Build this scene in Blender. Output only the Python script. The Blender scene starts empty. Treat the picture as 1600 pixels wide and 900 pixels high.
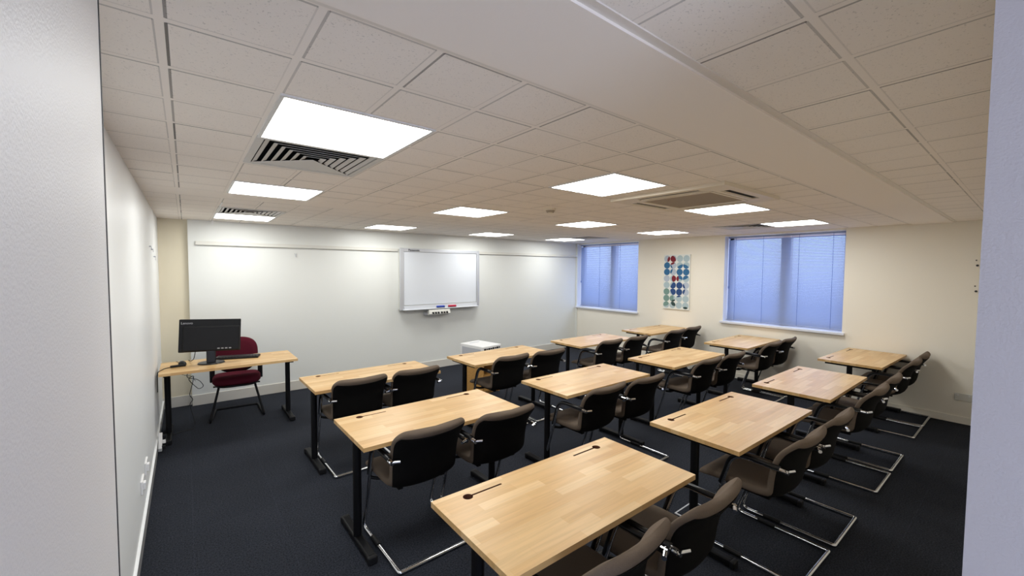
import bpy, bmesh, math, random
from mathutils import Vector, Matrix
random.seed(7)
PI = math.pi
C = bpy.context.scene.collection
SC = bpy.context.scene

# ------------------------------------------------------------------ camera, world, exposure
H = 1.797          # camera height
CZ = 2.397         # ceiling height
XL, XW, YF = -0.263, 7.20, 6.70      # left wall, window wall, front (whiteboard) wall
cam_d = bpy.data.cameras.new('camera'); cam = bpy.data.objects.new('camera', cam_d); C.objects.link(cam)
cam_d.sensor_width = 36; cam_d.lens = 14.5885; cam_d.clip_start = 0.02
Rr = ((0.7862246, -0.6179016, 0.0069672), (-0.0228845, -0.0403819, -0.9989222), (0.6175169, 0.7852178, -0.0458896))
m = Matrix.Identity(4)
for i in range(3):
    m[i][0] = Rr[0][i]; m[i][1] = -Rr[1][i]; m[i][2] = -Rr[2][i]
m[2][3] = H
cam.matrix_world = m
SC.camera = cam
SC.view_settings.view_transform = 'Standard'
SC.view_settings.look = 'None'
SC.view_settings.gamma = 1.0
SC.view_settings.use_curve_mapping = False
SC.view_settings.exposure = 0.88
LAMP = 8.5         # strength of the ceiling panels
w = bpy.data.worlds.new('sky'); SC.world = w; w.use_nodes = True
bg = w.node_tree.nodes['Background']
bg.inputs['Color'].default_value = (0.66, 0.76, 1.0, 1)
bg.inputs['Strength'].default_value = 2.5

# ------------------------------------------------------------------ material helpers
def mat(name, col, rough=0.5, metal=0.0, spec=0.5, bump=None, var=None, coat=0.0, trans=0.0):
    m = bpy.data.materials.new(name); m.use_nodes = True
    nt = m.node_tree; b = nt.nodes['Principled BSDF']
    b.inputs['Base Color'].default_value = (*col, 1)
    b.inputs['Roughness'].default_value = rough
    b.inputs['Metallic'].default_value = metal
    b.inputs['Specular IOR Level'].default_value = spec
    b.inputs['Coat Weight'].default_value = coat
    tc = nt.nodes.new('ShaderNodeTexCoord')
    if var:      # (scale, amount)
        n = nt.nodes.new('ShaderNodeTexNoise'); n.inputs['Scale'].default_value = var[0]; n.inputs['Detail'].default_value = 4
        nt.links.new(tc.outputs['Object'], n.inputs['Vector'])
        r = nt.nodes.new('ShaderNodeMapRange'); r.inputs['From Min'].default_value = 0.25; r.inputs['From Max'].default_value = 0.75
        r.inputs['To Min'].default_value = 1 - var[1]; r.inputs['To Max'].default_value = 1 + var[1]
        nt.links.new(n.outputs['Fac'], r.inputs['Value'])
        h = nt.nodes.new('ShaderNodeMix'); h.data_type = 'RGBA'; h.blend_type = 'MULTIPLY'; h.inputs['Factor'].default_value = 1
        h.inputs['A'].default_value = (*col, 1)
        nt.links.new(r.outputs['Result'], h.inputs['B']); nt.links.new(h.outputs['Result'], b.inputs['Base Color'])
    if bump:     # (scale, strength, distance)
        n = nt.nodes.new('ShaderNodeTexNoise'); n.inputs['Scale'].default_value = bump[0]; n.inputs['Detail'].default_value = 3
        nt.links.new(tc.outputs['Object'], n.inputs['Vector'])
        bp = nt.nodes.new('ShaderNodeBump'); bp.inputs['Strength'].default_value = bump[1]; bp.inputs['Distance'].default_value = bump[2]
        nt.links.new(n.outputs['Fac'], bp.inputs['Height']); nt.links.new(bp.outputs['Normal'], b.inputs['Normal'])
    return m

def emis(name, col, s):
    m = bpy.data.materials.new(name); m.use_nodes = True
    b = m.node_tree.nodes['Principled BSDF']
    b.inputs['Base Color'].default_value = (0.9, 0.9, 0.9, 1)
    b.inputs['Emission Color'].default_value = (*col, 1); b.inputs['Emission Strength'].default_value = s
    return m

def wood_mat(name, tones, grain=0.16, plank=(0.36, 0.058), rough=0.34, per_object=True):
    m = bpy.data.materials.new(name); m.use_nodes = True
    nt = m.node_tree; L = nt.links; b = nt.nodes['Principled BSDF']
    tc = nt.nodes.new('ShaderNodeTexCoord'); oi = nt.nodes.new('ShaderNodeObjectInfo')
    add = nt.nodes.new('ShaderNodeVectorMath'); add.operation = 'ADD'
    mul = nt.nodes.new('ShaderNodeVectorMath'); mul.operation = 'SCALE'; mul.inputs['Scale'].default_value = 13.0
    L.new(oi.outputs['Random'], mul.inputs[0]) if per_object else None
    L.new(tc.outputs['Object'], add.inputs[0]); L.new(mul.outputs[0], add.inputs[1])
    br = nt.nodes.new('ShaderNodeTexBrick')
    br.offset = 0.37; br.offset_frequency = 2; br.squash = 1.0
    br.inputs['Color1'].default_value = (0, 0, 0, 1); br.inputs['Color2'].default_value = (1, 1, 1, 1)
    br.inputs['Mortar'].default_value = (0.35, 0.35, 0.35, 1)
    br.inputs['Scale'].default_value = 1.0; br.inputs['Mortar Size'].default_value = 0.0006; br.inputs['Bias'].default_value = 0.0
    br.inputs['Brick Width'].default_value = plank[0]; br.inputs['Row Height'].default_value = plank[1]
    L.new(add.outputs[0], br.inputs['Vector'])
    ramp = nt.nodes.new('ShaderNodeValToRGB'); e = ramp.color_ramp.elements
    e[0].position = 0.0; e[0].color = (*tones[0], 1); e[1].position = 1.0; e[1].color = (*tones[-1], 1)
    for i, t in enumerate(tones[1:-1]):
        x = e.new((i + 1) / (len(tones) - 1)); x.color = (*t, 1)
    L.new(br.outputs['Color'], ramp.inputs['Fac'])
    mp = nt.nodes.new('ShaderNodeMapping'); mp.inputs['Scale'].default_value = (3.0, 55.0, 55.0)
    L.new(add.outputs[0], mp.inputs['Vector'])
    n = nt.nodes.new('ShaderNodeTexNoise'); n.inputs['Scale'].default_value = 1.0; n.inputs['Detail'].default_value = 5; n.inputs['Distortion'].default_value = 0.6
    L.new(mp.outputs['Vector'], n.inputs['Vector'])
    r = nt.nodes.new('ShaderNodeMapRange'); r.inputs['From Min'].default_value = 0.3; r.inputs['From Max'].default_value = 0.7
    r.inputs['To Min'].default_value = 1 - grain; r.inputs['To Max'].default_value = 1 + grain * 0.5
    L.new(n.outputs['Fac'], r.inputs['Value'])
    h = nt.nodes.new('ShaderNodeMix'); h.data_type = 'RGBA'; h.blend_type = 'MULTIPLY'; h.inputs['Factor'].default_value = 1
    L.new(ramp.outputs['Color'], h.inputs['A']); L.new(r.outputs['Result'], h.inputs['B'])
    L.new(h.outputs['Result'], b.inputs['Base Color'])
    b.inputs['Roughness'].default_value = rough
    return m

def tile_mat(name, x0, y0, px, py, col):
    """exposed-grid mineral tile ceiling: wide flat bars with a shadow line on each side, pinholes"""
    m = bpy.data.materials.new(name); m.use_nodes = True
    nt = m.node_tree; L = nt.links; b = nt.nodes['Principled BSDF']
    tc = nt.nodes.new('ShaderNodeTexCoord'); sp = nt.nodes.new('ShaderNodeSeparateXYZ')
    L.new(tc.outputs['Object'], sp.inputs[0])
    def M(op, a, c=None, d=None):
        n = nt.nodes.new('ShaderNodeMath'); n.operation = op
        for i, v in enumerate((a, c, d)):
            if v is None: continue
            if isinstance(v, (int, float)): n.inputs[i].default_value = v
            else: L.new(v, n.inputs[i])
        return n.outputs[0]
    def line(axis, o0, p, seed):
        t = M('DIVIDE', M('SUBTRACT', sp.outputs[axis], o0), p)
        idx = M('ROUND', t)
        d = M('MULTIPLY', M('SUBTRACT', t, idx), p)          # signed distance to bar centre
        # strength per tile side: white noise of (line index, cell index across)
        o = 'Y' if axis == 'X' else 'X'
        oo, op_ = (y0, py) if axis == 'X' else (x0, px)
        cell = M('FLOOR', M('DIVIDE', M('SUBTRACT', sp.outputs[o], oo), op_))
        cv = nt.nodes.new('ShaderNodeCombineXYZ'); L.new(idx, cv.inputs[0]); L.new(cell, cv.inputs[1]); cv.inputs[2].default_value = seed
        wn = nt.nodes.new('ShaderNodeTexWhiteNoise'); L.new(cv.outputs[0], wn.inputs['Vector'])
        cv2 = nt.nodes.new('ShaderNodeCombineXYZ'); L.new(idx, cv2.inputs[0]); cv2.inputs[2].default_value = seed + 3
        wn2 = nt.nodes.new('ShaderNodeTexWhiteNoise'); L.new(cv2.outputs[0], wn2.inputs['Vector'])
        st = M('MULTIPLY', M('ADD', M('MULTIPLY', wn.outputs['Value'], 0.5), 0.5), M('ADD', M('MULTIPLY', wn2.outputs['Value'], 0.65), 0.35))
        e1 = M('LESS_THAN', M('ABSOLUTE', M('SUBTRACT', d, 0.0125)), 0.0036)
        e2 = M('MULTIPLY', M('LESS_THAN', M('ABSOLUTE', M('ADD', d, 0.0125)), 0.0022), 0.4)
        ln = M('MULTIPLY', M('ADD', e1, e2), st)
        bar = M('LESS_THAN', M('ABSOLUTE', d), 0.012)
        return ln, bar
    lx, bx_ = line('X', x0, px, 1.0); ly, by_ = line('Y', y0, py, 7.0)
    bar = M('MAXIMUM', bx_, by_)
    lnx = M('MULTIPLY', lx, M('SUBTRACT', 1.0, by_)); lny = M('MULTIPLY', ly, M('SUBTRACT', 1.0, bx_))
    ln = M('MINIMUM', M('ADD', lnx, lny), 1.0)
    n = nt.nodes.new('ShaderNodeTexNoise'); n.inputs['Scale'].default_value = 170; n.inputs['Detail'].default_value = 2
    L.new(tc.outputs['Object'], n.inputs['Vector'])
    pit = M('MULTIPLY', M('SUBTRACT', 1.0, bar), M('LESS_THAN', n.outputs['Fac'], 0.335))
    big = nt.nodes.new('ShaderNodeTexNoise'); big.inputs['Scale'].default_value = 1.3; L.new(tc.outputs['Object'], big.inputs['Vector'])
    base = M('ADD', M('MULTIPLY', big.outputs['Fac'], 0.10), 0.95)
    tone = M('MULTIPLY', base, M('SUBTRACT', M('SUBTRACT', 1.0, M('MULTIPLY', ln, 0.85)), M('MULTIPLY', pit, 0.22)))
    mx = nt.nodes.new('ShaderNodeMix'); mx.data_type = 'RGBA'; mx.blend_type = 'MULTIPLY'; mx.inputs['Factor'].default_value = 1
    mx.inputs['A'].default_value = (*col, 1); L.new(tone, mx.inputs['B'])
    L.new(mx.outputs['Result'], b.inputs['Base Color'])
    b.inputs['Roughness'].default_value = 0.9; b.inputs['Specular IOR Level'].default_value = 0.2
    n2 = nt.nodes.new('ShaderNodeTexNoise'); n2.inputs['Scale'].default_value = 260
    L.new(tc.outputs['Object'], n2.inputs['Vector'])
    hh = M('ADD', M('MULTIPLY', bar, 1.0), M('MULTIPLY', n2.outputs['Fac'], 0.6))
    bp = nt.nodes.new('ShaderNodeBump'); bp.inputs['Strength'].default_value = 0.5; bp.inputs['Distance'].default_value = 0.003
    L.new(hh, bp.inputs['Height']); L.new(bp.outputs['Normal'], b.inputs['Normal'])
    return m

def carpet_mat():
    m = bpy.data.materials.new('carpet'); m.use_nodes = True
    nt = m.node_tree; L = nt.links; b = nt.nodes['Principled BSDF']
    tc = nt.nodes.new('ShaderNodeTexCoord')
    n = nt.nodes.new('ShaderNodeTexNoise'); n.inputs['Scale'].default_value = 105; n.inputs['Detail'].default_value = 6; n.inputs['Roughness'].default_value = 0.8
    L.new(tc.outputs['Object'], n.inputs['Vector'])
    n2 = nt.nodes.new('ShaderNodeTexNoise'); n2.inputs['Scale'].default_value = 1.7; n2.inputs['Detail'].default_value = 3
    L.new(tc.outputs['Object'], n2.inputs['Vector'])
    r = nt.nodes.new('ShaderNodeValToRGB'); e = r.color_ramp.elements
    e[0].position = 0.38; e[0].color = (0.006, 0.007, 0.010, 1); e[1].position = 0.64; e[1].color = (0.040, 0.045, 0.060, 1)
    L.new(n.outputs['Fac'], r.inputs['Fac'])
    br = nt.nodes.new('ShaderNodeTexBrick'); br.offset = 0.0; br.inputs['Scale'].default_value = 1; br.inputs['Brick Width'].default_value = 0.5; br.inputs['Row Height'].default_value = 0.5
    br.inputs['Mortar Size'].default_value = 0.003; br.inputs['Color1'].default_value = (0.9, 0.9, 0.9, 1); br.inputs['Color2'].default_value = (1, 1, 1, 1); br.inputs['Mortar'].default_value = (1.12, 1.12, 1.15, 1)
    L.new(tc.outputs['Object'], br.inputs['Vector'])
    a = nt.nodes.new('ShaderNodeMix'); a.data_type = 'RGBA'; a.blend_type = 'MULTIPLY'; a.inputs['Factor'].default_value = 1
    L.new(r.outputs['Color'], a.inputs['A']); L.new(br.outputs['Color'], a.inputs['B'])
    r2 = nt.nodes.new('ShaderNodeMapRange'); r2.inputs['To Min'].default_value = 0.8; r2.inputs['To Max'].default_value = 1.25
    L.new(n2.outputs['Fac'], r2.inputs['Value'])
    c = nt.nodes.new('ShaderNodeMix'); c.data_type = 'RGBA'; c.blend_type = 'MULTIPLY'; c.inputs['Factor'].default_value = 1
    L.new(a.outputs['Result'], c.inputs['A']); L.new(r2.outputs['Result'], c.inputs['B']); L.new(c.outputs['Result'], b.inputs['Base Color'])
    b.inputs['Roughness'].default_value = 0.95; b.inputs['Specular IOR Level'].default_value = 0.15
    bp = nt.nodes.new('ShaderNodeBump'); bp.inputs['Strength'].default_value = 0.6; bp.inputs['Distance'].default_value = 0.004
    L.new(n.outputs['Fac'], bp.inputs['Height']); L.new(bp.outputs['Normal'], b.inputs['Normal'])
    return m

def slat_mat():
    m = bpy.data.materials.new('blind_slats'); m.use_nodes = True
    nt = m.node_tree; L = nt.links; b = nt.nodes['Principled BSDF']
    b.inputs['Base Color'].default_value = (0.46, 0.52, 0.70, 1); b.inputs['Roughness'].default_value = 0.45
    t = nt.nodes.new('ShaderNodeBsdfTranslucent'); t.inputs['Color'].default_value = (0.10, 0.16, 0.32, 1)
    mx = nt.nodes.new('ShaderNodeMixShader'); mx.inputs[0].default_value = 0.38
    L.new(b.outputs[0], mx.inputs[1]); L.new(t.outputs[0], mx.inputs[2]); L.new(mx.outputs[0], nt.nodes['Material Output'].inputs['Surface'])
    return m

def glass_mat():
    m = bpy.data.materials.new('window_glass'); m.use_nodes = True
    nt = m.node_tree; L = nt.links
    t = nt.nodes.new('ShaderNodeBsdfTransparent'); t.inputs['Color'].default_value = (0.95, 0.98, 1, 1)
    g = nt.nodes.new('ShaderNodeBsdfGlossy'); g.inputs['Roughness'].default_value = 0.02
    mx = nt.nodes.new('ShaderNodeMixShader'); mx.inputs[0].default_value = 0.06
    L.new(t.outputs[0], mx.inputs[1]); L.new(g.outputs[0], mx.inputs[2]); L.new(mx.outputs[0], nt.nodes['Material Output'].inputs['Surface'])
    return m

CEIL = (0.93, 0.865, 0.80)
MT = dict(
    white_wall=mat('painted_wall_white', (0.84, 0.85, 0.85), 0.42, bump=(3.0, 0.25, 0.02)),
    panel=mat('front_wall_panel', (0.775, 0.785, 0.755), 0.36, bump=(2.0, 0.08, 0.02)),
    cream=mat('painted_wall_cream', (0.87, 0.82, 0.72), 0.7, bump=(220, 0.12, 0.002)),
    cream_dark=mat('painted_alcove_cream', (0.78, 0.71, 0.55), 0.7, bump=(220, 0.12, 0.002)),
    skirt=mat('skirting_paint', (0.66, 0.63, 0.57), 0.45),
    skirt_left=mat('skirting_paint_grey', (0.26, 0.26, 0.26), 0.45),
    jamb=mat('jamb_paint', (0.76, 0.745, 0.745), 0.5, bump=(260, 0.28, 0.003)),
    jamb_shaded=mat('jamb_paint_shaded', (0.52, 0.495, 0.515), 0.5, bump=(260, 0.25, 0.003)),  # darker jamb paint: shade of the side facing away from the windows
    gap_fixing=mat('dark_gap_fixing', (0.03, 0.03, 0.035), 0.7),  # painted shade of the left jamb gap; also colours the wall fixings
    trim=mat('ceiling_trim', (0.80, 0.745, 0.68), 0.5),
    strip=mat('ceiling_plaster', (0.93, 0.86, 0.79), 0.85, bump=(150, 0.15, 0.002)),
    tile_a=tile_mat('ceiling_tiles_main', 0.2665, 1.040, 0.30345, 0.304, CEIL),
    tile_b=tile_mat('ceiling_tiles_front', 0.2665, 4.445, 0.30345, 0.3045, CEIL),
    tile_c=tile_mat('ceiling_tiles_near', 0.2665, 0.360, 0.30345, 0.304, CEIL),
    carpet=carpet_mat(),
    wood=wood_mat('beech_blocks', [(0.56, 0.325, 0.125), (0.645, 0.41, 0.18), (0.59, 0.36, 0.145), (0.72, 0.50, 0.255), (0.62, 0.395, 0.17), (0.68, 0.455, 0.215)], grain=0.12),
    slot_wood=mat('slot_inner_wood', (0.16, 0.06, 0.03), 0.6),
    cab_wood=wood_mat('cabinet_veneer', [(0.50, 0.27, 0.08), (0.56, 0.31, 0.10)], grain=0.2, plank=(2.0, 2.0)),
    black=mat('black_steel', (0.005, 0.005, 0.006), 0.45, spec=0.15),
    black_pl=mat('black_plastic', (0.007, 0.007, 0.008), 0.5, spec=0.25),
    gloss_black=mat('gloss_black_plastic', (0.007, 0.007, 0.008), 0.3, spec=0.35),
    back_cloth=mat('black_back_panel', (0.005, 0.0045, 0.0045), 0.85, spec=0.12),
    chrome=mat('chrome', (0.72, 0.73, 0.75), 0.12, metal=1.0),
    taupe=mat('taupe_upholstery', (0.142, 0.108, 0.082), 0.95, spec=0.15, bump=(700, 0.5, 0.0015), var=(600, 0.2)),
    red=mat('maroon_upholstery', (0.085, 0.008, 0.018), 0.92, spec=0.15, bump=(700, 0.5, 0.0015), var=(600, 0.25)),
    alu=mat('brushed_aluminium', (0.62, 0.64, 0.68), 0.35, metal=0.55),
    white_pl=mat('white_plastic', (0.80, 0.80, 0.80), 0.35),
    grey_pl=mat('pale_grey_plastic', (0.50, 0.51, 0.55), 0.45),
    offwhite=mat('offwhite_plastic', (0.70, 0.69, 0.64), 0.4),
    tray=mat('tray_plastic', (0.66, 0.68, 0.72), 0.35),
    screen=mat('whiteboard_surface', (0.74, 0.77, 0.82), 0.18, bump=(6.0, 0.05, 0.01)),
    blue=mat('blue_eraser', (0.02, 0.06, 0.42), 0.5), redp=mat('red_eraser', (0.55, 0.01, 0.05), 0.5),
    sill=mat('sill_gloss_paint', (0.74, 0.76, 0.84), 0.3),
    frame=mat('window_frame_paint', (0.80, 0.70, 0.70), 0.4),
    slats=slat_mat(), glass=glass_mat(),
    cord=mat('blind_cord', (0.10, 0.16, 0.42), 0.7),
    vent=mat('vent_paint', (0.60, 0.58, 0.555), 0.45), dark=mat('duct_dark', (0.01, 0.009, 0.009), 0.8),
    lampframe=mat('lamp_frame', (0.72, 0.71, 0.70), 0.4),
    lamp=emis('lamp_diffuser', (0.985, 1.0, 0.975), LAMP),
    ac=mat('aged_ac_plastic', (0.78, 0.70, 0.57), 0.5), acgrille=mat('ac_grille', (0.36, 0.30, 0.23), 0.8, bump=(300, 0.4, 0.003)),
    canvas=mat('canvas_white', (0.78, 0.79, 0.75), 0.8, bump=(600, 0.2, 0.001)),
    a_lb=mat('art_pale_blue', (0.42, 0.53, 0.57), 0.8), a_gl=mat('art_grey_lilac', (0.46, 0.52, 0.60), 0.8),
    a_bl=mat('art_blue', (0.03, 0.14, 0.30), 0.8), a_nv=mat('art_navy', (0.02, 0.065, 0.21), 0.8),
    a_rd=mat('art_dark_red', (0.20, 0.012, 0.025), 0.8), a_gr=mat('art_sage', (0.18, 0.30, 0.27), 0.8),
    a_dg=mat('art_dark_green', (0.025, 0.06, 0.06), 0.8),
    text_dark=mat('dark_lettering', (0.03, 0.035, 0.05), 0.5), text_grey=mat('grey_lettering', (0.35, 0.35, 0.36), 0.4),
)

# ------------------------------------------------------------------ mesh helpers
def obj(name, bm, m, parent=None, smooth=False, loc=None, rot=None):
    me = bpy.data.meshes.new(name)
    bmesh.ops.recalc_face_normals(bm, faces=bm.faces)
    bm.to_mesh(me); bm.free()
    ms = m if isinstance(m, (list, tuple)) else [m]
    for x in ms: me.materials.append(x)
    if smooth:
        for p in me.polygons: p.use_smooth = True
    o = bpy.data.objects.new(name, me); C.objects.link(o)
    if parent: o.parent = parent
    if loc: o.location = loc
    if rot: o.rotation_euler = rot
    return o

def bxm(bm, c, s, rz=0.0, rx=0.0, ry=0.0, bev=0.0, seg=2):
    r = bmesh.ops.create_cube(bm, size=1.0)
    vs = r['verts']
    for v in vs: v.co = Vector((v.co.x * s[0], v.co.y * s[1], v.co.z * s[2]))
    if bev:
        es = list({e for v in vs for e in v.link_edges})
        q = bmesh.ops.bevel(bm, geom=es, offset=bev, segments=seg, affect='EDGES', profile=0.5)
        vs = list({v for f in q['faces'] for v in f.verts} | {v for v in vs if v.is_valid})
    M_ = Matrix.Translation(c) @ Matrix.Rotation(rz, 4, 'Z') @ Matrix.Rotation(ry, 4, 'Y') @ Matrix.Rotation(rx, 4, 'X')
    bmesh.ops.transform(bm, matrix=M_, verts=vs)
    return vs

def box(c, s, **k):
    bm = bmesh.new(); bxm(bm, c, s, **k); return bm

def span(x0, x1, y0, y1, z0, z1, bm=None, bev=0.0):
    bm = bm or bmesh.new()
    bxm(bm, ((x0 + x1) / 2, (y0 + y1) / 2, (z0 + z1) / 2), (abs(x1 - x0), abs(y1 - y0), abs(z1 - z0)), bev=bev)
    return bm

def cylm(bm, p0, p1, r, n=16, r2=None):
    p0 = Vector(p0); p1 = Vector(p1); d = p1 - p0
    q = d.to_track_quat('Z', 'Y').to_matrix().to_4x4()
    M_ = Matrix.Translation((p0 + p1) / 2) @ q
    bmesh.ops.create_cone(bm, cap_ends=True, segments=n, radius1=r, radius2=r if r2 is None else r2, depth=d.length, matrix=M_)

def fillet(pts, r, n=5):
    pts = [Vector(p) for p in pts]; out = [pts[0]]
    for i in range(1, len(pts) - 1):
        a, b, c = pts[i - 1], pts[i], pts[i + 1]
        u = (a - b); v = (c - b); rr = min(r if not isinstance(r, (list, tuple)) else r[i - 1], u.length * 0.49, v.length * 0.49)
        p = b + u.normalized() * rr; q = b + v.normalized() * rr
        for k in range(n + 1):
            t = k / n
            out.append(p * (1 - t) ** 2 + b * 2 * t * (1 - t) + q * t * t)
    out.append(pts[-1]); return out

def tube(bm, pts, r, n=10, flat=1.0, flat_axis=None):
    pts = [Vector(p) for p in pts]; rings = []
    t0 = (pts[1] - pts[0]).normalized()
    up = Vector((0, 0, 1)) if abs(t0.z) < 0.9 else Vector((1, 0, 0))
    nrm = (up - t0 * up.dot(t0)).normalized()
    for i, p in enumerate(pts):
        if i == 0: t = pts[1] - pts[0]
        elif i == len(pts) - 1: t = pts[-1] - pts[-2]
        else: t = (pts[i + 1] - pts[i]).normalized() + (pts[i] - pts[i - 1]).normalized()
        t.normalize()
        nrm = (nrm - t * nrm.dot(t)).normalized()
        bi = t.cross(nrm)
        ring = [bm.verts.new(p + (nrm * math.cos(a) * flat + bi * math.sin(a)) * r) for a in [2 * PI * k / n for k in range(n)]]
        rings.append(ring)
    for a, b in zip(rings, rings[1:]):
        for k in range(n):
            bm.faces.new((a[k], a[(k + 1) % n], b[(k + 1) % n], b[k]))
    bm.faces.new(rings[0][::-1]); bm.faces.new(rings[-1])

def thing(name, label, cat, loc=(0, 0, 0), rz=0.0, group=None):
    o = bpy.data.objects.new(name, None); C.objects.link(o); o.empty_display_size = 0.1
    o.location = loc; o.rotation_euler = (0, 0, rz)
    o['label'] = label; o['category'] = cat
    if group: o['group'] = group
    return o
def tag(o, label, cat, group=None):
    o['label'] = label; o['category'] = cat
    if group: o['group'] = group
    return o
def struct(name, bm, m, parent=None, smooth=False):
    o = obj(name, bm, m, parent, smooth)
    if parent is None: o['kind'] = 'structure'
    return o
def dup(root, loc, rz, label, group=None):
    r = root.copy(); C.objects.link(r); r.location = loc; r.rotation_euler = (0, 0, rz); r['label'] = label
    if group: r['group'] = group
    for ch in list(root.children):
        c = ch.copy(); C.objects.link(c); c.parent = r
        for g in ch.children:
            d = g.copy(); C.objects.link(d); d.parent = c
    return r

# ------------------------------------------------------------------ room shell
CY0 = -1.6           # back of the entrance passage
struct('floor', span(-0.6, XW + 0.4, CY0, YF + 0.3, -0.1, 0.0), MT['carpet'])

def rects(x0, x1, y0, y1, holes, z, th=0.05):
    xs = sorted({x0, x1, *[h[0] for h in holes], *[h[1] for h in holes]})
    ys = sorted({y0, y1, *[h[2] for h in holes], *[h[3] for h in holes]})
    bm = bmesh.new()
    for a, b in zip(xs, xs[1:]):
        for c, d in zip(ys, ys[1:]):
            mx, my = (a + b) / 2, (c + d) / 2
            if any(h[0] < mx < h[1] and h[2] < my < h[3] for h in holes): continue
            span(a, b, c, d, z, z + th, bm)
    return bm
VENTS = [(0.5698, 2.523), (0.5698, 5.36), (6.033, 2.523), (6.033, 5.37)]
vh = 0.285
ha = [(x - vh, x + vh, y - vh, y + vh) for x, y in VENTS if y < 4] + [(2.87, 3.78, 1.37, 2.24)]
hb = [(x - vh, x + vh, y - vh, y + vh) for x, y in VENTS if y > 4]
struct('ceiling', rects(XL - 0.1, XW + 0.1, 1.03, 4.075, ha, CZ), MT['tile_a'])
struct('ceiling', rects(XL - 0.1, XW + 0.1, 4.435, YF + 0.2, hb, CZ), MT['tile_b'])
struct('ceiling', rects(XL - 0.1, XW + 0.1, 4.075, 4.435, [], CZ - 0.001), MT['strip'])
struct('ceiling', rects(XL - 0.1, XW + 0.1, CY0, 0.655, [], CZ), MT['tile_c'])
struct('ceiling', span(XL - 0.1, XW + 0.02, 0.66, 1.012, CZ - 0.012, CZ + 0.05), MT['strip'])
bm = span(XL - 0.1, XW, 1.012, 1.037, CZ - 0.004, CZ + 0.05)
struct('trim_1', bm, MT['trim'])
bm = span(XL - 0.1, XW, 0.634, 0.66, CZ - 0.004, CZ + 0.05)
struct('trim_2', bm, MT['trim'])
# left wall with its door-side return
bm = span(XL - 0.12, XL, 1.137, YF + 0.2, 0, CZ)
# the wall face is not quite flat: soft ripples
struct('wall_left', bm, MT['white_wall'])
bm = span(XL - 0.12, -0.12, CY0, 1.137, 0, CZ)
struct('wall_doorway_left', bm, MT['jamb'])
bm = span(-0.124, -0.119, 1.128, 1.1385, 0, CZ)
struct('gap_shade', bm, MT['gap_fixing'])  # dark strip standing in for the shaded gap along the jamb edge
struct('wall_doorway_right', span(0.90, 1.05, CY0, 0.054, 0, CZ), MT['jamb_shaded'])
struct('wall_back', span(1.05, XW + 0.3, -0.08, 0.054, 0, CZ), MT['cream'])
# front wall: alcove strip at the left, then the raised laminate panel
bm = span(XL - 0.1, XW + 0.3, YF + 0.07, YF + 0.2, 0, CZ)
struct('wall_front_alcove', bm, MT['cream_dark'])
struct('wall_front', span(0.03, XW, YF, YF + 0.08, 0, CZ), MT['panel'])
struct('baseboard_front', span(0.03, XW - 0.03, YF - 0.014, YF + 0.01, 0, 0.135, bev=0.003), MT['skirt'])
struct('baseboard_alcove', span(XL, 0.03, YF + 0.056, YF + 0.08, 0, 0.135, bev=0.003), MT['skirt'])
struct('baseboard_left', span(XL - 0.01, XL + 0.014, 1.137, YF + 0.06, 0, 0.10, bev=0.003), MT['skirt_left'])
struct('trim_4', span(XL, XL + 0.015, 1.137, YF + 0.06, 0.100, 0.105), MT['white_wall'])
struct('trim_5', span(XW - 0.035, XW - 0.001, YF - 0.03, YF, 0.0, CZ), MT['panel'])
# window wall in pieces around the two openings
W1 = (5.03, YF); W2 = (1.68, 3.325); ZS, ZT = 0.935, 2.372
bm = bmesh.new()
XO = XW + 0.34
for (a, b) in ((0.0, W2[0]), (W2[1], W1[0]), (W1[1], YF + 0.2)): span(XW, XO, a, b, 0, CZ, bm)
for (a, b) in (W1, W2):
    span(XW, XO, a, b, 0, ZS, bm); span(XW, XO, a, b, ZT, CZ, bm)
struct('wall_window', bm, MT['cream'])
struct('baseboard_window', span(XW - 0.012, XW + 0.01, 0.054, YF - 0.03, 0, 0.085, bev=0.002), MT['cream'])

for n, (a, b) in ((1, W1), (2, W2)):
    we = bpy.data.objects.new('window_%d' % n, None); C.objects.link(we); we['kind'] = 'structure'
    bm = bmesh.new(); x0, x1 = XW + 0.21, XW + 0.27
    span(x0, x1, a, a + 0.06, ZS, ZT, bm); span(x0, x1, b - 0.06, b, ZS, ZT, bm)
    span(x0, x1, a, b, ZS, ZS + 0.06, bm); span(x0, x1, a, b, ZT - 0.06, ZT, bm)
    obj('window_frame', bm, MT['frame'], we)
    mid = (a + b) / 2 - (0.06 if n == 1 else 0.03)
    obj('mullion', span(x0 - 0.02, x1 + 0.02, mid - 0.065, mid + 0.065, ZS, ZT), MT['frame'], we)
    obj('window_pane', span(x0 + 0.026, x0 + 0.032, a + 0.05, b - 0.05, ZS + 0.05, ZT - 0.05), MT['glass'], we)
    obj('window_sill', span(XW - 0.05, XW + 0.215, a - (0.03 if n == 2 else 0.02), min(b + 0.03, YF - 0.002), ZS - 0.03, ZS + 0.004, bev=0.004), MT['sill'], we)
    bm = bmesh.new()      # painted reveals
    span(XW + 0.001, XW + 0.21, b - 0.004, b + 0.0, ZS, ZT, bm); span(XW + 0.001, XW + 0.21, a, a + 0.004, ZS, ZT, bm)
    obj('window_reveal', bm, MT['sill'], we)

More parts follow.
